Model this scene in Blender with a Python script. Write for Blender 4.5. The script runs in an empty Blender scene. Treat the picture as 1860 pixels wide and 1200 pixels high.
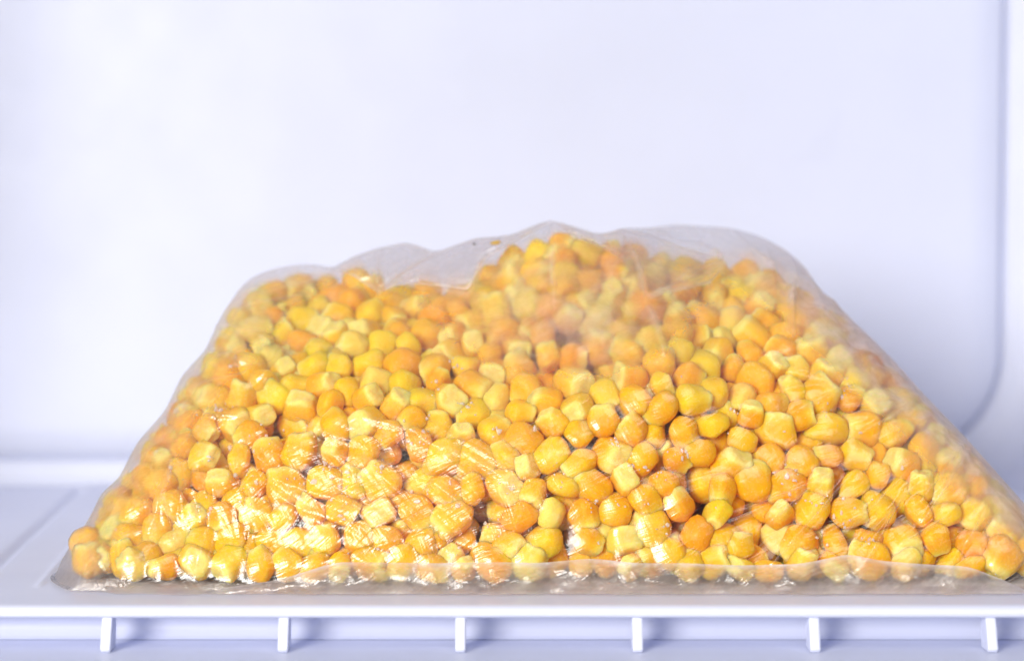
import bpy, bmesh, math, random
import numpy as np
from mathutils import Vector, Matrix, Quaternion, noise
from mathutils.bvhtree import BVHTree

random.seed(7)
rng = np.random.default_rng(7)
sc = bpy.context.scene
C = sc.collection

# ------------------------------------------------------------------ camera
FPX, D, H = 3700.0, 0.42, 0.075
PITCH = math.atan(200 / FPX)
cam_d = bpy.data.cameras.new('camera')
cam = bpy.data.objects.new('camera', cam_d)
C.objects.link(cam)
cam.location = (0, -D, H)
cam.rotation_euler = (math.pi / 2 - PITCH, 0, 0)
cam_d.sensor_width = 36
cam_d.lens = FPX / 1860 * 36
cam_d.clip_start, cam_d.clip_end = 0.01, 20
cam_d.dof.use_dof = True
cam_d.dof.focus_distance = 0.420
cam_d.dof.aperture_fstop = 9.0
sc.camera = cam

# ------------------------------------------------------------------ light
w = bpy.data.worlds.new('World'); sc.world = w; w.use_nodes = True
bg = w.node_tree.nodes['Background']
bg.inputs[0].default_value = (0.74, 0.79, 1.0, 1)
bg.inputs[1].default_value = 0.10

def area(name, loc, target, size, power, col):
    l = bpy.data.lights.new(name, 'AREA'); l.shape = 'DISK'; l.size = size; l.energy = power; l.color = col
    o = bpy.data.objects.new(name, l); C.objects.link(o)
    o.location = loc
    o.rotation_euler = (Vector(target) - Vector(loc)).to_track_quat('-Z', 'Y').to_euler()
    return o
area('key_lamp', (-0.54, -1.10, 0.34), (0, 0.05, 0.04), 0.55, 21.8, (1.0, 0.965, 0.90))
area('fill_lamp', (0.30, -0.78, 1.10), (0, 0.02, 0.03), 0.70, 4.5, (1.0, 0.97, 0.92))

sc.view_settings.view_transform = 'Standard'
sc.view_settings.look = 'None'
sc.view_settings.exposure = 0.0
sc.view_settings.gamma = 1.0
sc.view_settings.use_curve_mapping = False
sc.render.engine = 'CYCLES'
sc.cycles.use_denoising = True
try: sc.cycles.denoiser = 'OPENIMAGEDENOISE'
except Exception: pass
sc.cycles.max_bounces = 16
sc.cycles.use_adaptive_sampling = True
sc.cycles.adaptive_threshold = 0.02
sc.cycles.transparent_max_bounces = 24
sc.cycles.transmission_bounces = 10
sc.cycles.diffuse_bounces = 8
sc.cycles.glossy_bounces = 4
sc.cycles.sample_clamp_indirect = 6.0

# ------------------------------------------------------------------ helpers
cp, sp = math.cos(PITCH), math.sin(PITCH)
def W(px, py, y):
    """photograph pixel at a chosen depth y -> point in the place"""
    a, b = (px - 930) / FPX, -(py - 600) / FPX
    dx, dy, dz = a, cp + b * sp, -sp + b * cp
    s = (y + D) / dy
    return np.array([dx * s, y, H + dz * s])
def P(p):
    x, y, z = p[0], p[1] + D, p[2] - H
    dep = y * cp - z * sp
    up = y * sp + z * cp
    return 930 + FPX * x / dep, 600 - FPX * up / dep

def mesh_obj(name, verts, faces, mat, parent=None, smooth=True):
    me = bpy.data.meshes.new(name)
    me.from_pydata([tuple(map(float, v)) for v in verts], [], faces)
    me.update()
    if smooth: me.polygons.foreach_set('use_smooth', [True] * len(me.polygons))
    o = bpy.data.objects.new(name, me)
    if mat: me.materials.append(mat)
    C.objects.link(o)
    if parent: o.parent = parent
    return o
def tag(o, label=None, cat=None, group=None, kind=None):
    for k, v in (('label', label), ('category', cat), ('group', group), ('kind', kind)):
        if v: o[k] = v
    return o
def fattr(o, name, vals):
    a = o.data.attributes.new(name, 'FLOAT', 'POINT')
    a.data.foreach_set('value', np.asarray(vals, dtype=np.float32))

class NT:
    def __init__(s, name):
        s.m = bpy.data.materials.new(name); s.m.use_nodes = True
        s.t = s.m.node_tree; s.t.nodes.clear()
        s.out = s.n('ShaderNodeOutputMaterial')
    def n(s, typ, **kw):
        nd = s.t.nodes.new(typ)
        for k, v in kw.items(): setattr(nd, k, v)
        return nd
    def l(s, a, b): s.t.links.new(a, b)
    def val(s, sock, v):
        if hasattr(v, 'links'): s.l(v, sock)
        else: sock.default_value = v
    def math(s, op, a, b=0.0, clamp=False):
        nd = s.n('ShaderNodeMath', operation=op, use_clamp=clamp)
        s.val(nd.inputs[0], a); s.val(nd.inputs[1], b); return nd.outputs[0]
    def noise(s, vec, scale, detail=3, rough=0.5, dist=0.0):
        nd = s.n('ShaderNodeTexNoise')
        if vec is not None: s.l(vec, nd.inputs['Vector'])
        nd.inputs['Scale'].default_value = scale; nd.inputs['Detail'].default_value = detail
        nd.inputs['Roughness'].default_value = rough; nd.inputs['Distortion'].default_value = dist
        return nd.outputs['Fac']
    def ramp(s, f, stops):
        nd = s.n('ShaderNodeMapRange', interpolation_type='SMOOTHSTEP')
        s.l(f, nd.inputs[0])
        for i, v in enumerate(stops): nd.inputs[i + 1].default_value = v
        return nd.outputs[0]
    def mixc(s, f, a, b):
        nd = s.n('ShaderNodeMix', data_type='RGBA')
        s.val(nd.inputs[0], f); s.val(nd.inputs[6], a); s.val(nd.inputs[7], b); return nd.outputs[2]
    def mixs(s, f, a, b):
        nd = s.n('ShaderNodeMixShader'); s.val(nd.inputs[0], f); s.l(a, nd.inputs[1]); s.l(b, nd.inputs[2]); return nd.outputs[0]
    def bump(s, h, strength, dist, nrm=None):
        nd = s.n('ShaderNodeBump'); nd.inputs['Strength'].default_value = strength; nd.inputs['Distance'].default_value = dist
        s.l(h, nd.inputs['Height'])
        if nrm is not None: s.l(nrm, nd.inputs['Normal'])
        return nd.outputs[0]
    def mapping(s, vec, rot=(0, 0, 0), scale=(1, 1, 1)):
        nd = s.n('ShaderNodeMapping'); s.l(vec, nd.inputs[0])
        nd.inputs['Rotation'].default_value = rot; nd.inputs['Scale'].default_value = scale
        return nd.outputs[0]

# ------------------------------------------------------------------ materials
def plastic(name, col, rough, tex=1.0, spec=0.5):
    t = NT(name); co = t.n('ShaderNodeTexCoord').outputs['Object']
    p = t.n('ShaderNodeBsdfPrincipled')
    n1 = t.noise(co, 14, 4, 0.55)
    c2 = tuple(c * 0.965 for c in col[:3]) + (1,)
    c3 = tuple(c * 0.98 for c in col[:3]) + (1,)
    sm = t.math('MULTIPLY', t.ramp(t.noise(co, 55, 2, 0.5, 0.4), (0.66, 0.76, 0, 1)), t.ramp(t.noise(co, 9, 1), (0.45, 0.6, 0, 1)))
    t.l(t.mixc(sm, t.mixc(t.ramp(n1, (0.35, 0.7, 0, 1)), col, c2), c3), p.inputs['Base Color'])   # faint scuffs
    t.l(t.ramp(t.noise(co, 60, 3), (0.2, 0.8, rough - 0.06, rough + 0.06)), p.inputs['Roughness'])
    p.inputs['IOR'].default_value = 1.46
    p.inputs['Specular IOR Level'].default_value = spec
    b = t.bump(t.noise(co, 900, 2), 0.10 * tex, 0.0003)
    b = t.bump(t.noise(co, 45, 2), 0.12 * tex, 0.0008, b)
    t.l(b, p.inputs['Normal'])
    t.l(p.outputs[0], t.out.inputs[0])
    return t.m
M_wall = plastic('white_liner_plastic', (0.635, 0.668, 0.805, 1), 0.52)
M_shelf = plastic('white_shelf_plastic', (0.68, 0.71, 0.855, 1), 0.42, 0.6, 0.3)

def kernel_mat(name, obj_colour):
    t = NT(name)
    p = t.n('ShaderNodeBsdfPrincipled')
    if obj_colour:
        oi = t.n('ShaderNodeObjectInfo'); col = oi.outputs['Color']
        co0 = t.n('ShaderNodeTexCoord').outputs['Object']
        ad = t.n('ShaderNodeVectorMath', operation='ADD'); t.l(co0, ad.inputs[0])
        sc_ = t.n('ShaderNodeVectorMath', operation='SCALE'); t.l(oi.outputs['Location'], sc_.inputs[0]); sc_.inputs['Scale'].default_value = 7.0
        t.l(sc_.outputs[0], ad.inputs[1]); co = ad.outputs[0]
    else:
        a = t.n('ShaderNodeAttribute', attribute_name='kernel_colour'); col = a.outputs['Color']
        co = t.n('ShaderNodeTexCoord').outputs['Object']
    tip = t.n('ShaderNodeAttribute', attribute_name='tip').outputs['Fac']
    big = t.noise(co, 170, 3, 0.6)
    fine = t.noise(co, 900, 4, 0.65)
    col = t.mixc(t.ramp(t.noise(co, 110, 2), (0.45, 0.70, 0, 0.35)), col, (0.86, 0.35, 0.001, 1))
    # paler, starchy towards the cut end
    tipn = t.math('ADD', tip, t.math('MULTIPLY', t.math('SUBTRACT', big, 0.5), 0.7))
    c1 = t.mixc(t.ramp(tipn, (0.40, 0.88, 0, 0.85)), col, (0.88, 0.60, 0.05, 1))
    ring = t.math('MULTIPLY', t.ramp(tip, (0.80, 0.97, 0, 1)), t.ramp(fine, (0.3, 0.6, 0.5, 1.0)))
    c1 = t.mixc(ring, c1, (0.90, 0.71, 0.20, 1))
    # rime frost in patches
    fr = t.math('MULTIPLY', t.ramp(big, (0.50, 0.72, 0, 1)), t.ramp(fine, (0.40, 0.66, 0.1, 1)))
    c2 = t.mixc(t.math('MULTIPLY', fr, 0.22), c1, (0.94, 0.88, 0.74, 1))
    sp_ = t.ramp(t.noise(co, 2100, 2, 0.5), (0.60, 0.72, 0, 0.25))
    c2 = t.mixc(sp_, c2, (0.93, 0.84, 0.62, 1))
    t.l(c2, p.inputs['Base Color'])
    p.inputs['Subsurface Weight'].default_value = 0.8
    p.inputs['Subsurface Radius'].default_value = (1.0, 0.62, 0.14)
    p.inputs['Subsurface Scale'].default_value = 0.0042
    p.inputs['Specular IOR Level'].default_value = 0.28
    p.inputs['IOR'].default_value = 1.42
    t.l(t.ramp(big, (0.3, 0.7, 0.26, 0.55)), p.inputs['Roughness'])
    b = t.bump(fine, 0.35, 0.0005)
    b = t.bump(big, 0.5, 0.0012, b)
    t.l(b, p.inputs['Normal'])
    t.l(p.outputs[0], t.out.inputs[0])
    return t.m
M_kern = kernel_mat('corn_kernel_skin', True)
M_kern_mass = kernel_mat('corn_kernel_skin_mass', False)

def film_mat():
    t = NT('clear_plastic_film')
    co = t.n('ShaderNodeTexCoord').outputs['Object']
    frost = t.n('ShaderNodeAttribute', attribute_name='frost').outputs['Fac']
    wrk = t.n('ShaderNodeAttribute', attribute_name='crinkle').outputs['Fac']
    # crinkles: stretched noise in several directions, warped
    wob = t.n('ShaderNodeTexNoise'); t.l(co, wob.inputs['Vector']); wob.inputs['Scale'].default_value = 28; wob.inputs['Detail'].default_value = 2
    wv = t.n('ShaderNodeVectorMath', operation='SCALE'); t.l(wob.outputs['Color'], wv.inputs[0]); wv.inputs['Scale'].default_value = 0.016
    ad = t.n('ShaderNodeVectorMath', operation='ADD'); t.l(co, ad.inputs[0]); t.l(wv.outputs[0], ad.inputs[1])
    cw = ad.outputs[0]
    s1 = t.noise(t.mapping(t.mapping(cw, (0, math.radians(28), 0)), scale=(70, 120, 620)), 1.0, 3, 0.6)
    s2 = t.noise(t.mapping(t.mapping(cw, (0, math.radians(-62), 0)), scale=(60, 110, 420)), 1.0, 3, 0.6)
    s3 = t.noise(cw, 330, 4, 0.65)
    r1 = t.math('ABSOLUTE', t.math('SUBTRACT', s1, 0.5))
    r2 = t.math('ABSOLUTE', t.math('SUBTRACT', s2, 0.5))
    hh = t.math('ADD', t.math('ADD', t.math('MULTIPLY', r1, 1.0), t.math('MULTIPLY', r2, 0.6)), t.math('MULTIPLY', s3, 0.18))
    hh = t.math('MULTIPLY', hh, t.math('ADD', t.math('MULTIPLY', wrk, 1.0), 0.18))
    nb = t.bump(hh, 1.0, 0.0005)
    fre = t.n('ShaderNodeLayerWeight'); fre.inputs['Blend'].default_value = 0.5; t.l(nb, fre.inputs['Normal'])
    fres = t.math('ADD', t.math('MULTIPLY', t.math('POWER', fre.outputs['Facing'], 5.0), 0.32), 0.082, clamp=True)   # Schlick, both faces of the film
    # rime: patchy
    fn = t.noise(co, 120, 5, 0.62, 0.6)
    fn2 = t.noise(co, 620, 3, 0.6)
    fp = t.math('MULTIPLY', frost, t.ramp(fn, (0.30, 0.66, 0.35, 1.25)))
    fp = t.math('MULTIPLY', fp, t.ramp(fn2, (0.25, 0.7, 0.75, 1.15)))
    fp = t.math('ADD', fp, t.math('MULTIPLY', t.ramp(r1, (0.0, 0.025, 1, 0)), t.math('MULTIPLY', wrk, 0.10)))
    milk = t.math('ADD', fp, 0.004, clamp=True)
    tr = t.n('ShaderNodeBsdfTransparent'); tr.inputs[0].default_value = (0.995, 0.985, 0.98, 1)
    rf = t.n('ShaderNodeBsdfRefraction', distribution='GGX'); rf.inputs['Roughness'].default_value = 0.5; rf.inputs['IOR'].default_value = 1.16
    rf.inputs['Color'].default_value = (1, 1, 1, 1)
    df = t.n('ShaderNodeBsdfDiffuse'); df.inputs[0].default_value = (0.82, 0.765, 0.76, 1)
    tl = t.n('ShaderNodeBsdfTranslucent'); tl.inputs[0].default_value = (0.82, 0.765, 0.76, 1)
    gl = t.n('ShaderNodeBsdfGlossy', distribution='GGX'); t.l(t.math('ADD', t.math('MULTIPLY', wrk, 0.10), 0.20), gl.inputs['Roughness'])
    t.l(nb, gl.inputs['Normal'])
    hz = t.math('MULTIPLY', frost, 0.9, clamp=True)
    clear = t.mixs(t.math('MINIMUM', t.math('MULTIPLY', hz, 1.6), 0.42), tr.outputs[0], rf.outputs[0])
    body = t.mixs(milk, clear, t.mixs(0.5, df.outputs[0], tl.outputs[0]))
    t.l(t.mixs(fres, body, gl.outputs[0]), t.out.inputs[0])
    return t.m
M_film = film_mat()

def simple(name, col, rough, **kw):
    t = NT(name); p = t.n('ShaderNodeBsdfPrincipled'); co = t.n('ShaderNodeTexCoord').outputs['Object']
    n_ = t.noise(co, 500, 3)
    t.l(t.mixc(n_, col, tuple(min(1, c * 1.12) for c in col[:3]) + (1,)), p.inputs['Base Color'])
    p.inputs['Roughness'].default_value = rough
    for k, v in kw.items(): p.inputs[k].default_value = v
    t.l(p.outputs[0], t.out.inputs[0]); return t.m
M_ice = simple('ice_crumbs', (0.86, 0.86, 0.86, 1), 0.25, **{'Transmission Weight': 0.55, 'IOR': 1.31})
M_bit = simple('corn_husk_fleck', (0.50, 0.30, 0.02, 1), 0.5)
M_speck = simple('dark_speck', (0.06, 0.035, 0.02, 1), 0.6)

# ------------------------------------------------------------------ freezer interior
def rrect(x0, x1, z0, z1, r, nc=14):
    pts = []
    for cx, cz, a0 in ((x1 - r, z1 - r, 0), (x0 + r, z1 - r, 90), (x0 + r, z0 + r, 180), (x1 - r, z0 + r, 270)):
        for i in range(nc + 1):
            a = math.radians(a0 + 90 * i / nc)
            pts.append((cx + r * math.cos(a), cz + r * math.sin(a)))
    return pts
GX0, GX1, GZ0, GZ1, GR = -0.222, 0.1425, 0.0062, 0.240, 0.030
YB = 0.175
prof = [(-0.010, YB), (-0.0006, YB), (0.0000, YB + 0.0008), (0.0003, YB + 0.0028), (0.0008, YB + 0.0034), (0.0013, YB + 0.0028), (0.0016, YB + 0.0008), (0.0024, YB - 0.0002)]
o0, y0 = 0.0024, YB - 0.0002
for i in range(1, 11):
    a = math.radians(90 * i / 10)
    prof.append((o0 + 0.0139 * math.sin(a), y0 - 0.016 * (1 - math.cos(a))))
prof += [(0.0170, 0.10), (0.0178, 0.03), (0.0185, -0.050)]
verts, faces = [], []
rings = []
for o, y in prof:
    pts = rrect(GX0 - o, GX1 + o, GZ0 - o * 0.9, GZ1 + o, GR + o)
    rings.append(range(len(verts), len(verts) + len(pts)))
    verts += [(x, y, z) for x, z in pts]
n = len(rings[0])
for a, b in zip(rings[:-1], rings[1:]):
    for i in range(n):
        j = (i + 1) % n
        faces.append((a[i], a[j], b[j], b[i]))
faces.append(tuple(reversed(rings[0])))
tag(mesh_obj('freezer_wall', verts, faces, M_wall), 'white moulded plastic wall at the back of the freezer', None, None, 'structure')
FLOOR_Z = GZ0 - 0.0178 * 0.9

# freezer shelf
ZL = -0.0090
shelf = bpy.data.objects.new('freezer_shelf', None); C.objects.link(shelf); shelf.location = (0, 0, 0)
tag(shelf, 'white plastic freezer shelf with a rounded lip and short ribs under it', 'shelf')
XL, XR, YF, YBK = -0.240, 0.1585, -0.0265, 0.1575
xs = np.concatenate([np.linspace(XL, -0.13, 20), np.linspace(-0.129, -0.09, 110), np.linspace(-0.088, XR, 40)])
ys = np.linspace(-0.0245, YBK, 90)
def seg_d(px, py, a, b):
    ax, ay = a; bx, by = b
    tt = np.clip(((px - ax) * (bx - ax) + (py - ay) * (by - ay)) / ((bx - ax) ** 2 + (by - ay) ** 2), 0, 1)
    return np.hypot(px - ax - tt * (bx - ax), py - ay - tt * (by - ay)), tt
X, Y = np.meshgrid(xs, ys)
d1, _ = seg_d(X, Y, (-0.1095, -0.02), (-0.1215, 0.15))
d2, _ = seg_d(X, Y, (-0.0972, -0.004), (-0.1015, 0.05))
Z = -0.0011 * np.exp(-(d1 / 0.0013) ** 2) + 0.0005 * np.exp(-(d2 / 0.0009) ** 2)
Z -= 0.0006 * np.clip((X + 0.118) / -0.01, 0, 1)
nx, ny = len(xs), len(ys)
verts = [(a, b, c) for a, b, c in zip(X.ravel(), Y.ravel(), Z.ravel())]
faces = [(j * nx + i, j * nx + i + 1, (j + 1) * nx + i + 1, (j + 1) * nx + i) for j in range(ny - 1) for i in range(nx - 1)]
base = len(verts)
# front lip rolls over, runs back underneath to the recessed face
lip = [(-0.0254, -0.00008), (-0.0262, -0.0004), (-0.0267, -0.0009), (-0.0268, -0.0015), (-0.0265, -0.0021), (-0.0256, -0.0025), (-0.0150, -0.0027)]
prev = list(range(nx))
for (yy, zz) in lip:
    cur = list(range(len(verts), len(verts) + nx))
    verts += [(x, yy, zz + verts[i][2] * 0.3) for i, x in enumerate(xs)]
    for i in range(nx - 1): faces.append((prev[i + 1], prev[i], cur[i], cur[i + 1]))
    prev = cur
for (yy, zz) in ((-0.0125, -0.0032), (-0.0123, ZL + 0.0020), (-0.0128, ZL + 0.0010), (-0.0140, ZL + 0.0003), (-0.0152, ZL + 0.0001)):
    cur = list(range(len(verts), len(verts) + nx))
    verts += [(x, yy, zz) for x in xs]
    for i in range(nx - 1): faces.append((prev[i + 1], prev[i], cur[i], cur[i + 1]))
    prev = cur
back = list(range((ny - 1) * nx, ny * nx))
cur = list(range(len(verts), len(verts) + nx)); verts += [(x, YBK + 0.0005, -0.003) for x in xs]
for i in range(nx - 1): faces.append((back[i], back[i + 1], cur[i + 1], cur[i]))
mesh_obj('tray', verts, faces, M_shelf, shelf)
# ribs under the lip
def rib_mesh():
    bm = bmesh.new()
    th = 0.0010
    side = [(-0.0210, -0.0022), (-0.0256, -0.0022), (-0.0282, ZL + 0.0008), (-0.0276, ZL + 0.0001), (-0.0222, ZL + 0.0001)]
    vl = [bm.verts.new((-th, y, z)) for y, z in side]; vr = [bm.verts.new((th, y, z)) for y, z in side]
    bm.faces.new(vl); bm.faces.new(list(reversed(vr)))
    for i in range(5):
        j = (i + 1) % 5
        bm.faces.new((vl[j], vl[i], vr[i], vr[j]))
    bmesh.ops.recalc_face_normals(bm, faces=bm.faces)
    bmesh.ops.bevel(bm, geom=[e for e in bm.edges], offset=0.00035, segments=2, affect='EDGES', profile=0.6)
    me = bpy.data.meshes.new('rib'); bm.to_mesh(me); bm.free()
    me.materials.append(M_shelf)
    return me
rm = rib_mesh()
for i in range(-4, 4):
    px = 837 + 319.5 * i
    p = W(px, 1150, -0.0240)
    if not (XL < p[0] < XR): continue
    o = bpy.data.objects.new('rib', rm); C.objects.link(o); o.parent = shelf; o.location = (p[0], 0, 0)
# ledge below the ribs
v, f = [], []
lxs = np.linspace(XL, XR, 12)
for (yy, zz) in ((-0.006, ZL), (-0.030, ZL), (-0.060, ZL), (-0.110, ZL - 0.0004), (-0.114, ZL - 0.002), (-0.115, ZL - 0.02)):
    v += [(x, yy, zz) for x in lxs]
for j in range(5):
    for i in range(11): f.append((j * 12 + i + 1, j * 12 + i, (j + 1) * 12 + i, (j + 1) * 12 + i + 1))
mesh_obj('ledge', v, f, M_shelf, shelf)

# ------------------------------------------------------------------ bag shape
def resample(pts, n, power=1.0):
    pts = np.asarray(pts, float)
    # Catmull-Rom-ish smoothing through dense linear + box filter
    s = np.concatenate([[0], np.cumsum(np.linalg.norm(np.diff(pts, axis=0), axis=1))]); s /= s[-1]
    u = np.linspace(0, 1, n)
    out = np.stack([np.interp(u, s, pts[:, k]) for k in range(3)], 1)
    k = max(1, n // 90)
    for _ in range(3):
        o2 = out.copy()
        for i in range(-k, k + 1):
            pass
        pad = np.concatenate([np.repeat(out[:1], k, 0), out, np.repeat(out[-1:], k, 0)])
        ker = np.ones(2 * k + 1) / (2 * k + 1)
        o2 = np.stack([np.convolve(pad[:, c], ker, 'valid') for c in range(3)], 1)
        o2[0], o2[-1] = out[0], out[-1]
        out = o2
    return out
def WL(lst): return [W(a, b, c) for a, b, c in lst]
def coons(bot, left, right, top):
    nu, nt = len(bot), len(left)
    u = np.linspace(0, 1, nu)[None, :, None]; t = np.linspace(0, 1, nt)[:, None, None]
    A = (1 - t) * bot[None] + t * top[None]
    B = (1 - u) * left[:, None] + u * right[:, None]
    Cc = (1 - u) * (1 - t) * bot[0] + u * (1 - t) * bot[-1] + (1 - u) * t * top[0] + u * t * top[-1]
    return A + B - Cc
def make_shell(left_px, right_px, top_px, nu, nt, yb_depth, bulge_f, bulge_b, back_u=None, front_off=0.0180, zb=0.0006):
    left = resample(WL(left_px), nt); right = resample(WL(right_px), nt); top = resample(WL(top_px), nu)
    left[0, 2] = right[0, 2] = zb
    u = np.linspace(0, 1, nu); c = 1 - np.abs(2 * u - 1)
    bf = np.stack([left[0, 0] + (right[0, 0] - left[0, 0]) * u, left[0, 1] + (right[0, 1] - left[0, 1]) * u + -front_off * np.minimum(1, c * 14) ** 0.6, np.full(nu, zb)], 1)
    rnd = (1 - np.abs(2 * u - 1) ** 5) ** 0.6
    bb = bf.copy(); bb[:, 1] += yb_depth * rnd
    t = np.linspace(0, 1, nt)
    env_u = (1 - np.abs(2 * u - 1) ** 7.0)
    env_t = np.sin(np.pi * np.clip(t, 0, 1) ** 0.72) ** 0.85
    t0 = 0.47 + 0.07 * np.sin(u * 9.0 + 0.6) + 0.04 * np.sin(u * 23.0)
    lean = np.clip((t[:, None] - t0[None]) / (1 - t0[None]), 0, 1) ** 1.6
    bel = 0.0495 * (t[:, None] - lean) - (0.013 * t * (1 - t))[:, None]
    F = coons(bf, left, right, top); F[:, :, 1] -= bulge_f / 0.0195 * bel * env_u[None]
    Bk = coons(bb, left, right, top); Bk[:, :, 1] += bulge_b * env_t[:, None] * env_u[None]
    return F, Bk
def shell_mesh(F, B, closed_bottom=True):
    nt, nu = F.shape[:2]
    V = np.concatenate([F.reshape(-1, 3), B.reshape(-1, 3)]); off = nt * nu
    fs = []
    idx = lambda j, i: j * nu + i
    for j in range(nt - 1):
        for i in range(nu - 1):
            fs.append((idx(j, i), idx(j, i + 1), idx(j + 1, i + 1), idx(j + 1, i)))
            fs.append((off + idx(j, i + 1), off + idx(j, i), off + idx(j + 1, i), off + idx(j + 1, i + 1)))
    for i in range(nu - 1): fs.append((idx(0, i + 1), idx(0, i), off + idx(0, i), off + idx(0, i + 1)))
    return V, fs

L_px = [(94, 1058, .005), (114, 1012, .009), (154, 958, .015), (184, 895, .020), (215, 868, .022), (250, 802, .028), (300, 745, .034), (330, 682, .038), (373, 635, .042), (400, 577, .046), (432, 528, .050)]
R_px = [(1925, 1056, .008), (1905, 985, .012), (1862, 915, .017), (1820, 868, .020), (1750, 790, .030), (1680, 718, .036), (1620, 650, .042), (1560, 592, .048), (1492, 532, .055), (1466, 490, .058)]
T_px = [(432, 528, .050), (452, 506, .053), (490, 489, .056), (545, 479, .060), (580, 480, .060), (607, 488, .060), (640, 466, .057), (680, 452, .056), (735, 440, .055), (765, 446, .055), (787, 460, .054), (860, 433, .050), (930, 427, .050), (975, 406, .048), (1000, 399, .048), (1040, 410, .049), (1090, 427, .050), (1130, 414, .052), (1180, 414, .060), (1230, 407, .065), (1330, 414, .066), (1380, 428, .064), (1425, 452, .062), (1450, 472, .060), (1466, 490, .058)]
# where the corn itself reaches
Lk = [(77, 1057, .006), (100, 1006, .010), (170, 897, .021), (242, 802, .029), (290, 745, .035), (325, 684, .039), (366, 638, .043), (392, 588, .047), (425, 552, .050)]
Rk = [(1938, 1055, .009), (1916, 988, .013), (1874, 916, .018), (1760, 798, .031), (1690, 726, .037), (1628, 660, .043), (1566, 606, .049), (1498, 560, .055), (1468, 530, .058)]
Tk = [(425, 526, .050), (500, 462, .056), (580, 442, .058), (640, 454, .056), (690, 477, .054), (780, 488, .052), (850, 482, .050), (920, 416, .050), (1000, 378, .050), (1080, 402, .051), (1140, 406, .054), (1200, 438, .060), (1290, 438, .063), (1380, 446, .062), (1468, 504, .058)]
cF, cB = make_shell(Lk, Rk, Tk, 70, 34, 0.108, 0.0180, 0.012, front_off=0.0185, zb=0.0008)
cV, cf = shell_mesh(cF, cB)
bvh = BVHTree.FromPolygons([tuple(v) for v in cV], cf)
cVmin, cVmax = cV.min(0), cV.max(0)

def inside(p):
    loc, nrm, i, d = bvh.find_nearest(Vector(p))
    s = (Vector(p) - loc).dot(nrm)
    return loc, nrm, (d if s < 0 else -d)
# orientation check: centre must be inside
ctr = Vector((0.0, 0.04, 0.02))
hit = bvh.find_nearest(ctr)
FLIP = -1.0 if (ctr - hit[0]).dot(hit[1]) > 0 else 1.0

# ------------------------------------------------------------------ pack the corn
a = 0.0069
pts = []
k = 0
zz = 0.005
while zz < cVmax[2]:
    j = 0; yy = cVmin[1] - 0.004
    while yy < cVmax[1]:
        xx = cVmin[0] + (a / 2 if (j + k) % 2 else 0)
        while xx < cVmax[0]:
            p = np.array([xx, yy, zz]) + rng.normal(0, 0.0009, 3)
            loc, nrm, idx, d = bvh.find_nearest(Vector(p))
            s = (Vector(p) - loc).dot(nrm) * FLIP
            if s < 0 and d > 0.0010: pts.append(p)
            xx += a
        j += 1; yy += a * 0.866
    k += 1; zz += a * 0.82
pts = np.array(pts)
N = len(pts)
rad = rng.uniform(0.0029, 0.0041, N)
pull = rng.random(N)
for it in range(55):
    # cell-free neighbour search through squared distances
    p32 = pts.astype(np.float32); G = p32 @ p32.T; sq = np.diag(G)
    d2_ = sq[:, None] + sq[None] - 2 * G
    rs = rad[:, None] + rad[None]
    I, J = np.nonzero((d2_ < rs * rs) & (d2_ > 1e-12))
    m = I < J; I, J = I[m], J[m]
    v = pts[I] - pts[J]; dist = np.linalg.norm(v, axis=1) + 1e-9
    push = ((rad[I] + rad[J] - dist) * 0.42 / dist)[:, None] * v
    mv = np.zeros_like(pts)
    np.add.at(mv, I, push); np.add.at(mv, J, -push)
    if it < 36:
        mv[:, 1] -= 0.00015
    pts = pts + mv
    for q in range(N):
        p = Vector(pts[q])
        loc, nrm, idx, d = bvh.find_nearest(p)
        s = (p - loc).dot(nrm) * FLIP
        dep = d if s < 0 else -d
        need = rad[q] * 0.90
        if dep < need:
            nn = nrm * FLIP
            pts[q] = pts[q] - np.array(nn) * (need - dep) * 0.8

keep = []
for q in range(N):
    loc, nrm, idx, d = bvh.find_nearest(Vector(pts[q]))
    dep = -(Vector(pts[q]) - loc).dot(nrm) * FLIP
    par = 0
    o3 = Vector(pts[q]); dr = Vector((0.013, 0.021, 1.0)).normalized()
    while par < 9:
        h_ = bvh.ray_cast(o3, dr)
        if h_[0] is None: break
        par += 1; o3 = h_[0] + dr * 1e-5
    if dep > rad[q] * 0.45 and par % 2 == 1 and rng.random() > 0.08: keep.append(q)
pts, rad = pts[keep], rad[keep]; N = len(pts)
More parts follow.
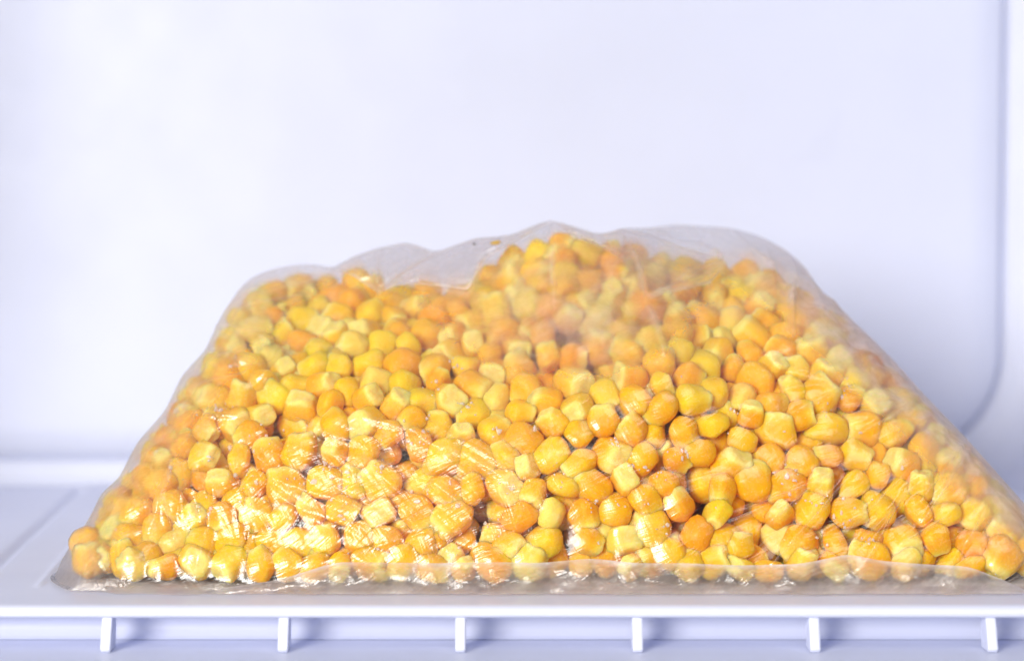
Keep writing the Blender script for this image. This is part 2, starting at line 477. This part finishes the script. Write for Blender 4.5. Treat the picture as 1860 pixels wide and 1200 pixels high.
# ------------------------------------------------------------------ kernel shapes
def kernel_variant(seed):
    r = random.Random(seed)
    ns, nr = 16, 12
    L = r.uniform(0.0084, 0.0102); wx = r.uniform(0.0078, 0.0094) / 2; wy = r.uniform(0.0056, 0.0080) / 2
    ex = r.uniform(2.8, 5.5); tw = r.uniform(0.58, 0.88)
    dent = r.uniform(0, 0.0007) if r.random() < 0.5 else 0
    shear = (r.uniform(-0.10, 0.10), r.uniform(-0.08, 0.08))
    V, Fc, tip = [], [], []
    V.append((0, 0, L * 0.5 - dent)); tip.append(0)
    off = Vector((seed * 3.1, seed * 1.7, 0))
    def rs(t):
        dome = math.sin(min(1, t / 0.42) * math.pi / 2) ** 0.55
        taper = 1 - (1 - tw) * max(0, (t - 0.35) / 0.65) ** 1.3
        return dome * taper
    tl = [0.035, 0.10, 0.19, 0.30, 0.43, 0.56, 0.69, 0.80, 0.89, 0.955, 0.985, 1.0]
    for t in tl:
        z = L * (0.5 - t)
        R = rs(t)
        if t > 0.94: R *= {0.955: 0.97, 0.985: 0.86, 1.0: 0.66}[t]
        for i in range(ns):
            a_ = 2 * math.pi * (i + 0.5) / ns
            c, s = math.cos(a_), math.sin(a_)
            q = (abs(c) ** ex + abs(s) ** ex) ** (-1 / ex)
            x, y = c * q * wx * R, s * q * wy * R
            nz = noise.noise(Vector((x, y, z)) * 330 + off) * 0.00042 + noise.noise(Vector((x, y, z)) * 130 + off) * 0.0006
            kx = 1 + nz / max(0.002, math.hypot(x, y))
            zz_ = z - (dent * max(0, 1 - R * 1.1) if t < 0.3 else 0)
            V.append((x * kx + shear[0] * zz_, y * kx + shear[1] * zz_, zz_ + noise.noise(Vector((x, y, 9)) * 300 + off) * (0.0005 + 0.0007 * max(0, t - 0.8) / 0.2))); tip.append(max(0, min(1, (t - 0.25) / 0.72)))
    V.append((shear[0] * -L * 0.46, shear[1] * -L * 0.46, -L * 0.5 + 0.0007)); tip.append(1.0)
    for i in range(ns): Fc.append((0, 1 + i, 1 + (i + 1) % ns))
    for j in range(nr - 1):
        for i in range(ns):
            a_, b = 1 + j * ns + i, 1 + j * ns + (i + 1) % ns
            Fc.append((a_, a_ + ns, b + ns, b))
    lb = 1 + (nr - 1) * ns; last = len(V) - 1
    for i in range(ns): Fc.append((last, lb + (i + 1) % ns, lb + i))
    return np.array(V), Fc, tip
NV = 22
variants = [kernel_variant(s + 1) for s in range(NV)]
var_mesh = []
for V, Fc, tip in variants:
    me = bpy.data.meshes.new('corn_kernel'); me.from_pydata([tuple(v) for v in V], [], Fc); me.update()
    me.polygons.foreach_set('use_smooth', [True] * len(me.polygons))
    at = me.attributes.new('tip', 'FLOAT', 'POINT'); at.data.foreach_set('value', tip)
    me.materials.append(M_kern); var_mesh.append(me)

LOOKS = {'golden': (0.88, 0.41, 0.001), 'yellow': (0.90, 0.485, 0.0015), 'pale yellow': (0.88, 0.575, 0.012), 'cream': (0.86, 0.63, 0.12)}
look = rng.choice(list(LOOKS), N, p=[0.28, 0.42, 0.22, 0.08])
vsel = rng.integers(0, NV, N)
quat = []
for q in range(N):
    z = rng.normal(0, 1, 4); z /= np.linalg.norm(z); quat.append(Quaternion(z))
kscale = rad / 0.0042 * rng.uniform(0.92, 1.08, N)
cols = np.array([LOOKS[l] for l in look]) * rng.uniform(0.93, 1.05, (N, 1))
cols[:, 1] *= rng.uniform(0.93, 1.08, N)

oF, oB = make_shell(L_px, R_px, T_px, 120, 60, 0.112, 0.0195, 0.014)
oV, of_ = shell_mesh(oF, oB)
obv = BVHTree.FromPolygons([tuple(v) for v in oV], of_)
for q in range(N):
    V = variants[vsel[q]][0]; Rm = np.array(quat[q].to_matrix())
    for tr_ in range(4):
        Vw = (V * kscale[q]) @ Rm.T + pts[q]
        worst, wn = 0.0004, None
        for vv_ in Vw[::3]:
            loc, nrm, idx, d = obv.find_nearest(Vector(vv_))
            sd = (Vector(vv_) - loc).dot(nrm) * FLIP          # > 0 outside
            if sd > -0.0004 and sd + 0.0008 > worst and loc.z > 0.001: worst, wn = sd + 0.0008, nrm * FLIP
        if wn is None: break
        pts[q] -= np.array(wn) * worst
        if tr_ >= 1: kscale[q] *= 0.95
allV, allF, owner = [], [], []
kverts = []
for q in range(N):
    V, Fc, tip = variants[vsel[q]]
    Rm = np.array(quat[q].to_matrix())
    Vw = (V * kscale[q]) @ Rm.T + pts[q]
    zmin = Vw[:, 2].min()
    if zmin < 0.0009:
        pts[q, 2] += 0.0009 - zmin; Vw[:, 2] += 0.0009 - zmin
    kverts.append(Vw)
    b = len(allV) * 0 + sum(0 for _ in ())
vo = 0
for q in range(N):
    Fc = variants[vsel[q]][1]
    allF += [tuple(i + vo for i in f) for f in Fc]; owner += [q] * len(Fc)
    vo += len(kverts[q])
KV = np.concatenate(kverts)
kb = BVHTree.FromPolygons([tuple(v) for v in KV], allF)

# how much of each kernel the camera sees
seen = np.zeros(N, int)
o_ = Vector((0, -D, H))
for py in range(390, 1110, 5):
    for px in range(60, 1860, 5):
        d = Vector(W(px, py, 0.0)) - o_; d.normalize()
        h = kb.ray_cast(o_, d)
        if h[2] is not None: seen[owner[h[2]]] += 1
order = np.argsort(-seen)
chosen = [int(q) for q in order[:300] if seen[q] > 3]
chosen_set = set(chosen)

def region_words(q):
    px, py = P(pts[q])
    base_y = 1060
    hgt = (base_y - py)
    cols_ = ((260, 'left corner'), (480, 'left side'), (720, 'centre left'), (1000, 'left of peak'), (1200, 'right of peak'), (1440, 'centre right'), (1660, 'right side'), (9999, 'right corner'))
    rows_ = ((75, 'bottom row'), (160, 'second lowest layer'), (260, 'lower half'), (380, 'mid height'), (490, 'upper part'), (9999, 'topmost heap'))
    return next(n for m_, n in rows_ if hgt < m_) + ', ' + next(n for m_, n in cols_ if px < m_)
by_label = {}
for q in chosen:
    o = bpy.data.objects.new('corn_kernel', var_mesh[vsel[q]])
    o.location = pts[q]; o.rotation_mode = 'QUATERNION'; o.rotation_quaternion = quat[q]
    s = float(kscale[q]); o.scale = (s, s, s)
    o.color = (*[float(min(1, c)) for c in cols[q]], 1)
    C.objects.link(o)
    ax = quat[q] @ Vector((0, 0, -1))
    face = ax.dot((o_ - Vector(pts[q])).normalized())
    how = 'cut tip outward' if face > 0.55 else ('round crown outward' if face < -0.55 else 'lying sideways')
    tag(o, None, 'corn kernel', 'frozen corn kernels in the bag')
    by_label.setdefault(f'{look[q]} corn kernel, {how}, {region_words(q)}', []).append((P(pts[q])[0], o))
ORD = ['leftmost', 'second from left', 'third from left', 'fourth from left', 'fifth from left', 'sixth from left', 'seventh from left', 'eighth from left']
for lab, lst in by_label.items():
    lst.sort(key=lambda e: e[0])
    for k_, (_, o) in enumerate(lst):
        o['label'] = lab if len(lst) == 1 else lab + ', ' + (ORD[min(k_, 7)] if k_ < len(lst) - 1 else 'rightmost')
rest = [q for q in range(N) if q not in chosen_set]
verts, faces, tips, kc = [], [], [], []
vo = 0
for q in rest:
    Fc, tip = variants[vsel[q]][1], variants[vsel[q]][2]
    verts.append(kverts[q]); faces += [tuple(i + vo for i in f) for f in Fc]; vo += len(kverts[q]); tips += tip
    kc.append(np.tile(np.append(cols[q], 1.0), (len(tip), 1)))
o = mesh_obj('corn_kernel_mass', np.concatenate(verts), faces, M_kern_mass)
fattr(o, 'tip', tips)
at = o.data.attributes.new('kernel_colour', 'FLOAT_COLOR', 'POINT'); at.data.foreach_set('color', np.concatenate(kc).astype(np.float32).ravel())
tag(o, 'deeper mass of frozen corn filling the inside of the bag', 'corn', None, 'stuff')

# ------------------------------------------------------------------ bag film
bag = bpy.data.objects.new('plastic_bag', None); C.objects.link(bag); bag.location = (0, 0, 0)
tag(bag, 'clear frosted plastic bag full of frozen corn, slumped on the white shelf', 'bag')

NU, NTt = 460, 210
F, B = make_shell(L_px, R_px, T_px, NU, NTt, 0.112, 0.0195, 0.014)
def fbm(X, Z, s, seed, octs=3):
    out = np.zeros(X.shape); amp = 1.0
    r = np.random.default_rng(seed)
    for o in range(octs):
        for _ in range(5):
            th = r.uniform(0, 2 * math.pi); ph = r.uniform(0, 2 * math.pi); f = s * r.uniform(0.7, 1.5)
            out += amp * np.sin((X * math.cos(th) + Z * math.sin(th)) * f + ph) / 5
        amp *= 0.5; s *= 2.1
    return out
def kernel_gap(Vx):
    out = np.empty(len(Vx))
    for i in range(0, len(Vx), 4000):
        d2_ = ((Vx[i:i + 4000, None, :] - pts[None]) ** 2).sum(2)
        out[i:i + 4000] = (np.sqrt(d2_) - rad[None] * 1.12).min(1)
    return out
def normals(S):
    du = np.gradient(S, axis=1); dt = np.gradient(S, axis=0)
    nn = np.cross(du, dt); nn /= (np.linalg.norm(nn, axis=2, keepdims=True) + 1e-12)
    return nn
def blur(A, k, n=2):
    for _ in range(n):
        for ax in (0, 1):
            pad = [(0, 0)] * A.ndim; pad[ax] = (k, k)
            Q = np.pad(A, pad, mode='edge'); s = np.zeros_like(A)
            for i in range(2 * k + 1):
                s += np.take(Q, range(i, i + A.shape[ax]), axis=ax)
            A = s / (2 * k + 1)
    return A
U = np.linspace(0, 1, NU)[None, :]; T = np.linspace(0, 1, NTt)[:, None]
edge = np.minimum(1, np.minimum(U, 1 - U) * 18) * np.minimum(1, (1 - T) * 9) * np.minimum(1, T * 14)
# projected pixel of every front vertex
def proj(S):
    x, y, z = S[..., 0], S[..., 1] + D, S[..., 2] - H
    dep = y * cp - z * sp; up = y * sp + z * cp
    return 930 + FPX * x / dep, 600 - FPX * up / dep
def cling(S, amount, lim):
    nn = normals(S)
    # only look at a coarse set, the rest is interpolated by blur
    g = kernel_gap(S.reshape(-1, 3)).reshape(S.shape[:2])
    mv = np.clip(g - 0.0003, -0.0016, lim)
    mv = blur(mv, 2, 1)
    return S - nn * (mv * amount)[..., None]
PX, PY = proj(F)
upper = 1 / (1 + np.exp(-(560 + 60 * np.sin(PX / 170) - PY) / 28))     # loose film above the corn
hi = np.exp(-(((PX - 710) / 320) ** 2 + ((PY - 865) / 150) ** 2) ** 1.5)
hi2 = np.exp(-(((PX - 370) / 130) ** 2 + ((PY - 900) / 95) ** 2))
F = cling(F, (1 - 0.8 * upper) * (0.75 - 0.75 * hi - 0.3 * hi2 - 0.35 / (1 + np.exp(-(PX - 1050) / 60))) * edge, 0.0024)
F[..., 1] -= edge * np.minimum(1, T * 3.2) * (0.0006 + 0.0020 * hi + 0.0008 * hi2)
nn = normals(F)
disp = 0.0006 * fbm(F[..., 0], F[..., 2], 90, 3) * edge
disp += upper * edge * (0.0016 * fbm(F[..., 0], F[..., 2], 110, 5, 2))
# creases read off the photograph: px,py -> px,py, height mm, width mm
CR = []
def cr(a, b, c, d, h, wd): CR.append((a, b, c, d, h, wd))
for k in range(26):   # fan of drawn creases, left of centre
    x0 = 500 + random.uniform(0, 330); y0 = 735 + random.uniform(0, 190)
    ang = math.radians(random.gauss(28, 13)); ln = random.uniform(60, 210)
    cr(x0, y0, x0 + ln * math.cos(ang), y0 + ln * math.sin(ang), random.uniform(0.25, 0.75) * random.choice((1, 1, -0.6)), random.uniform(0.35, 0.9))
for k in range(12):   # steep creases far left
    x0 = 250 + random.uniform(0, 220); y0 = 800 + random.uniform(0, 150)
    ang = math.radians(random.gauss(80, 22)); ln = random.uniform(50, 140)
    cr(x0, y0, x0 + ln * math.cos(ang), y0 + ln * math.sin(ang), random.uniform(0.3, 0.7), random.uniform(0.4, 0.9))
for k in range(12):   # diagonals lower right
    x0 = 1300 + random.uniform(0, 470); y0 = 900 + random.uniform(0, 130)
    ang = math.radians(random.gauss(-38, 12)); ln = random.uniform(80, 230)
    cr(x0, y0, x0 + ln * math.cos(ang), y0 + ln * math.sin(ang), random.uniform(0.6, 1.1), random.uniform(0.30, 0.5))
for k in range(14):   # right flank
    x0 = 1380 + random.uniform(0, 240); y0 = 600 + random.uniform(0, 200)
    ang = math.radians(random.gauss(-12, 18)); ln = random.uniform(80, 180)
    cr(x0, y0, x0 + ln * math.cos(ang), y0 + ln * math.sin(ang), random.uniform(0.3, 0.7), random.uniform(0.35, 0.7))
for k in range(12):   # left flank
    x0 = 330 + random.uniform(0, 160); y0 = 560 + random.uniform(0, 200)
    ang = math.radians(random.gauss(-25, 20)); ln = random.uniform(60, 150)
    cr(x0, y0, x0 + ln * math.cos(ang), y0 + ln * math.sin(ang), random.uniform(0.3, 0.8), random.uniform(0.4, 0.9))
cr(560, 1030, 900, 925, 0.3, 0.4); cr(1172, 545, 1205, 640, 0.6, 0.6); cr(1005, 405, 1006, 560, 0.5, 0.5)
cr(1435, 515, 1432, 600, 0.8, 0.7); cr(470, 545, 620, 498, 0.8, 0.8); cr(440, 570, 560, 545, 0.7, 0.7); cr(385, 640, 470, 655, 0.9, 0.9); cr(360, 700, 480, 660, 0.7, 0.8)
TOPCR = [(690, 450, 687, 533), (787, 458, 690, 533), (850, 527, 880, 470), (880, 470, 1000, 402), (1005, 402, 1060, 440), (1060, 440, 1150, 466), (1130, 416, 1172, 545), (1172, 545, 1240, 527), (1240, 527, 1312, 490), (1312, 490, 1300, 460), (1300, 460, 1180, 418), (740, 514, 850, 527), (600, 490, 520, 520), (520, 520, 450, 535), (1330, 420, 1420, 520), (1435, 515, 1440, 610), (560, 482, 600, 505)]
for c4 in TOPCR: cr(*c4, 0.85, 0.45)
crease_w = np.zeros(PX.shape)
for (x0, y0, x1, y1, h, wd) in CR:
    dd, tt = seg_d(PX, PY, (x0, y0), (x1, y1))
    prof_ = np.exp(-(dd / (wd * 8.4)) ** 2) * np.sin(np.pi * np.clip(tt * 0.9 + 0.05, 0, 1)) ** 0.6
    disp += prof_ * h * 0.001 * edge
    crease_w = np.maximum(crease_w, prof_ * abs(h) * (3.4 if y0 < 560 else (1.8 if x0 > 1250 else 1.0)))
# crinkled, drawn film: sharp ridges running in streaks
def ridged(X, Z, ang, along, across, seed):
    c_, s_ = math.cos(ang), math.sin(ang)
    A_ = (X * c_ + Z * s_) / along; B_ = (-X * s_ + Z * c_) / across
    out = np.empty(X.shape)
    fl_ = out.ravel()
    for k_, (a_, b_) in enumerate(zip(A_.ravel(), B_.ravel())):
        wv = noise.noise((a_ * 0.7, b_ * 0.12, seed + 5.3))
        fl_[k_] = 1 - 2.0 * abs(noise.noise((a_, b_ + wv * 1.6, seed)))
    return out
rfl = 1 / (1 + np.exp(-(PX - (1330 + (PY - 560) * 0.95)) / 50))
disp += edge * hi * 0.00070 * ridged(F[..., 0], F[..., 2], math.radians(-26), 0.020, 0.0046, 1.0)
disp += edge * (hi + 0.5 * hi2) * 0.00022 * ridged(F[..., 0], F[..., 2], math.radians(-34), 0.008, 0.0021, 7.0)
disp += edge * hi2 * 0.00075 * ridged(F[..., 0], F[..., 2], math.radians(-74), 0.014, 0.0040, 2.0)
disp += edge * rfl * 0.00045 * ridged(F[..., 0], F[..., 2], math.radians(20), 0.012, 0.0036, 3.0)
disp += edge * (0.00014 + 0.0002 * (PX < 1000)) * ridged(F[..., 0], F[..., 2], math.radians(-15), 0.010, 0.0060, 4.0)
disp += edge * upper * 0.0022 * ridged(F[..., 0], F[..., 2], math.radians(40), 0.022, 0.0095, 6.0)
F = F + nn * disp[..., None]
def clear_kernels(S, sign):
    nn_ = normals(S) * sign
    push = np.zeros(S.shape[:2])
    for j in range(S.shape[0]):
        for i in range(S.shape[1]):
            p = Vector(S[j, i]); n_ = Vector(nn_[j, i])
            h = kb.ray_cast(p - n_ * 0.0002, n_, 0.006)
            if h[0] is not None and h[1].dot(n_) > 0: push[j, i] = (h[0] - p).dot(n_) + 0.0003
    push = np.maximum(np.maximum(blur(push, 5, 2) * 1.5, blur(push, 2, 2)), push)
    return S + nn_ * push[..., None]
F = clear_kernels(F, 1.0)
B = cling(B, 0.9 * edge, 0.002)
nb_ = -normals(B)
B = B + nb_ * ((0.0008 * fbm(B[..., 0], B[..., 2], 120, 9) * edge))[..., None]
F[..., 2] = np.maximum(F[..., 2], 0.0005); B[..., 2] = np.maximum(B[..., 2], 0.0005)
Bc = B[::2, ::2]
# weld a coarse back to the fine front by keeping both as grids with shared rims
V, fs = shell_mesh(F, B)
body = mesh_obj('film', V, fs, M_film, bag)
sig = lambda v: 1 / (1 + np.exp(-v))
def frost_of(PX, PY):
    # distance down the right flank
    line = (PX - 1440) * 0.78 - (PY - 520) * 0.62          # right of the frost boundary
    fl = sig((PX - (1462 + (PY - 560) * 0.98)) / 26) * sig((PY - 470) / 30)
    up = sig((590 + 40 * np.sin(PX / 120) - PY) / 45)
    mid = np.exp(-(((PX - 1060) / 190) ** 2 + ((PY - 590) / 90) ** 2))
    lf = sig(((PY * -0.62 + 815) - PX * 0.99 + 60) / 30) * 0
    left = np.exp(-np.clip((PX - (95 + (1060 - PY) * 0.63)) / 95, 0, 9) ** 1.3)
    return 0.80 * fl + 0.14 * up + 0.24 * mid + 0.26 * left
fF = frost_of(PX, PY) + 0.10 * crease_w
PXb, PYb = proj(B)
fB = 0.10 * np.ones(B.shape[:2])
fattr(body, 'frost', np.concatenate([fF.ravel(), fB.ravel()]))
ck = 0.22 + 1.1 * hi + 0.45 * sig((PX - (1400 + (PY - 560) * 0.9)) / 40) + 0.15 * upper + 0.3 * sig((430 - PX) / 60)
fattr(body, 'crinkle', np.concatenate([ck.ravel(), 0.35 * np.ones(B.shape[0] * B.shape[1])]))

def sheet(name, top, bot, nu, nv, bow, frost, hem=(0.0, 0.0), crk=0.5, wave=0.0006, ws=260, seed=1):
    """a loose layer of film between two edge lines, with its own folds"""
    A = resample(WL(top), nu); Bm = resample(WL(bot), nu)
    v = np.linspace(0, 1, nv)[:, None, None]
    S = A[None] * (1 - v) + Bm[None] * v
    uu = np.linspace(0, 1, nu)[None, :]
    e = np.minimum(1, np.minimum(uu, 1 - uu) * 10) * np.sin(np.pi * v[:, :, 0] * 0.98 + 0.02)
    S[..., 1] -= bow * e
    S[..., 1] += wave * fbm(S[..., 0], S[..., 2] * 1.6, ws, seed) * np.minimum(1, e * 1.5 + 0.2)
    fs = [(j * nu + i + 1, j * nu + i, (j + 1) * nu + i, (j + 1) * nu + i + 1) for j in range(nv - 1) for i in range(nu - 1)]
    o = mesh_obj(name, S.reshape(-1, 3), fs, M_film, bag)
    vv = np.repeat(np.linspace(0, 1, nv)[:, None], nu, 1)
    fr = frost + hem[0] * np.exp(-(vv * nv / 2.2) ** 2) + hem[1] * np.exp(-((1 - vv) * nv / 2.2) ** 2)
    fattr(o, 'frost', fr.ravel()); fattr(o, 'crinkle', np.full(nu * nv, crk))
    return o
# bottom seal standing up in front of the corn, and its apron lying on the shelf
yS = -0.0150
sheet('seam', [(400, 1068, yS), (510, 1052, yS), (565, 1034, yS), (610, 1020, yS), (700, 1021, yS), (800, 1022, yS), (900, 1020, yS), (980, 1022, yS), (1075, 1013, yS), (1150, 1022, yS), (1240, 1022, yS), (1330, 1026, yS), (1450, 1024, yS), (1510, 1012, yS), (1540, 1005, yS), (1600, 1018, yS), (1680, 1024, yS), (1760, 1028, yS), (1830, 1056, yS)],
      [(380, 1078, yS - .001), (900, 1078, yS - .001), (1400, 1078, yS - .001), (1880, 1078, yS - .001)], 260, 22, 0.0012, 0.20, (0.5, 0.15), 0.9, 0.0007, 420, 4)
# apron: film on the shelf
nu_, nv_ = 240, 12
S = np.zeros((nv_, nu_, 3))
for i in range(nu_):
    u = i / (nu_ - 1); x = -0.088 + u * 0.198
    yf = -0.0045 - 0.0120 * min(1, math.sin(math.pi * (0.03 + 0.94 * u)) * 4.5) + 0.0006 * math.sin(u * 41) + 0.0004 * math.sin(u * 97 + 1)
    for j in range(nv_):
        v = j / (nv_ - 1); y = 0.002 + (yf - 0.002) * v
        S[j, i] = (x, y, 0.00055 + 0.00035 * (math.sin(x * 260 + v * 2.2) * 0.5 + 0.5) * math.sin(math.pi * v) + 0.0002 * math.sin(x * 700 - v * 5) * v * (1 - v))
fs = [(j * nu_ + i + 1, j * nu_ + i, (j + 1) * nu_ + i, (j + 1) * nu_ + i + 1) for j in range(nv_ - 1) for i in range(nu_ - 1)]
o = mesh_obj('apron', S.reshape(-1, 3), fs, M_film, bag)
fattr(o, 'frost', np.full(nu_ * nv_, 0.30)); fattr(o, 'crinkle', np.full(nu_ * nv_, 0.1))
# folded-over layers along the mouth
sheet('fold', [(596, 490, .0545), (640, 466, .052), (680, 452, .051), (735, 440, .050), (765, 447, .049), (785, 461, .048)],
      [(590, 500, .046), (612, 492, .044), (640, 500, .042), (668, 520, .040), (687, 532, .038), (700, 520, .040)], 70, 34, 0.002, 0.13, (0.2, 0.5), 0.6, 0.0016, 210, 11)
sheet('fold', [(686, 530, .034), (735, 492, .038), (787, 460, .043), (860, 433, .0445), (930, 427, .0445), (1000, 399, .0435)],
      [(686, 534, .033), (735, 514, .033), (790, 518, .033), (850, 527, .032), (880, 470, .037), (1000, 402, .043)], 110, 40, 0.0025, 0.13, (0.25, 0.55), 0.6, 0.0018, 230, 12)
sheet('fold', [(1000, 400, .043), (1040, 411, .0435), (1090, 427, .044), (1130, 414, .046), (1180, 424, .047), (1250, 452, .047), (1312, 470, .046)],
      [(1040, 430, .040), (1090, 447, .039), (1130, 470, .036), (1172, 544, .030), (1235, 528, .033), (1290, 515, .036), (1312, 488, .042)], 110, 40, 0.0022, 0.12, (0.22, 0.55), 0.6, 0.0018, 220, 13)

# ------------------------------------------------------------------ small bits
# rime crumbs caught between film and corn
v, f = [], []
ico = bmesh.new(); bmesh.ops.create_icosphere(ico, subdivisions=1, radius=1)
iv = np.array([x.co for x in ico.verts]); fi = [[x.index for x in q.verts] for q in ico.faces]; ico.free()
for cl in range(95):
    cx_, cy_ = random.uniform(200, 1820), random.triangular(560, 1050, 930)
    spread = random.choice((4, 9, 14))
    for k_ in range(1 if spread == 4 else random.randint(3, 9)):
        d = Vector(W(random.gauss(cx_, spread), random.gauss(cy_, spread), 0.0)) - o_; d.normalize()
        h = kb.ray_cast(o_, d)
        if h[0] is None: continue
        c = np.array(h[0]) + np.array(h[1]) * 0.0001
        s = random.choice((0.00014, 0.00022, 0.00034, 0.0005)) * random.uniform(0.7, 1.2)
        b = len(v)
        sc3 = np.array([random.uniform(0.6, 1.4) for _ in range(3)])
        for q in iv: v.append(c + q * s * sc3 * random.uniform(0.7, 1.25))
        f += [tuple(b + i for i in t) for t in fi]
tag(mesh_obj('ice_crumbs', v, f, M_ice, None, False), 'tiny white ice crumbs clinging to the corn kernels', 'ice', None, 'stuff')

def fleck(name, px, py, y, sx, sz, mat, label, cat, rot=0.0):
    bm = bmesh.new(); bmesh.ops.create_icosphere(bm, subdivisions=2, radius=1)
    for q in bm.verts:
        k = 1 + 0.3 * noise.noise(q.co * 1.7 + Vector((px, 0, 0)))
        q.co = Vector((q.co.x * sx * k, q.co.y * 0.00025, q.co.z * sz * k))
    me = bpy.data.meshes.new(name); bm.to_mesh(me); bm.free(); me.materials.append(mat)
    me.polygons.foreach_set('use_smooth', [True] * len(me.polygons))
    o = bpy.data.objects.new(name, me); C.objects.link(o); o.location = W(px, py, y); o.rotation_euler = (-0.7, rot, 0)
    return tag(o, label, cat)
fleck('corn_skin_fleck', 901, 441, .0395, .0013, .0006, M_bit, 'small olive yellow fleck of corn skin on the film left of the bag peak', 'fleck', -0.15)
fleck('dark_speck', 861, 443, .0405, .0003, .0003, M_speck, 'tiny dark speck on the film beside the yellow fleck', 'speck')
print('kernels', N, 'visible', int((seen > 3).sum()), 'chosen', len(chosen))
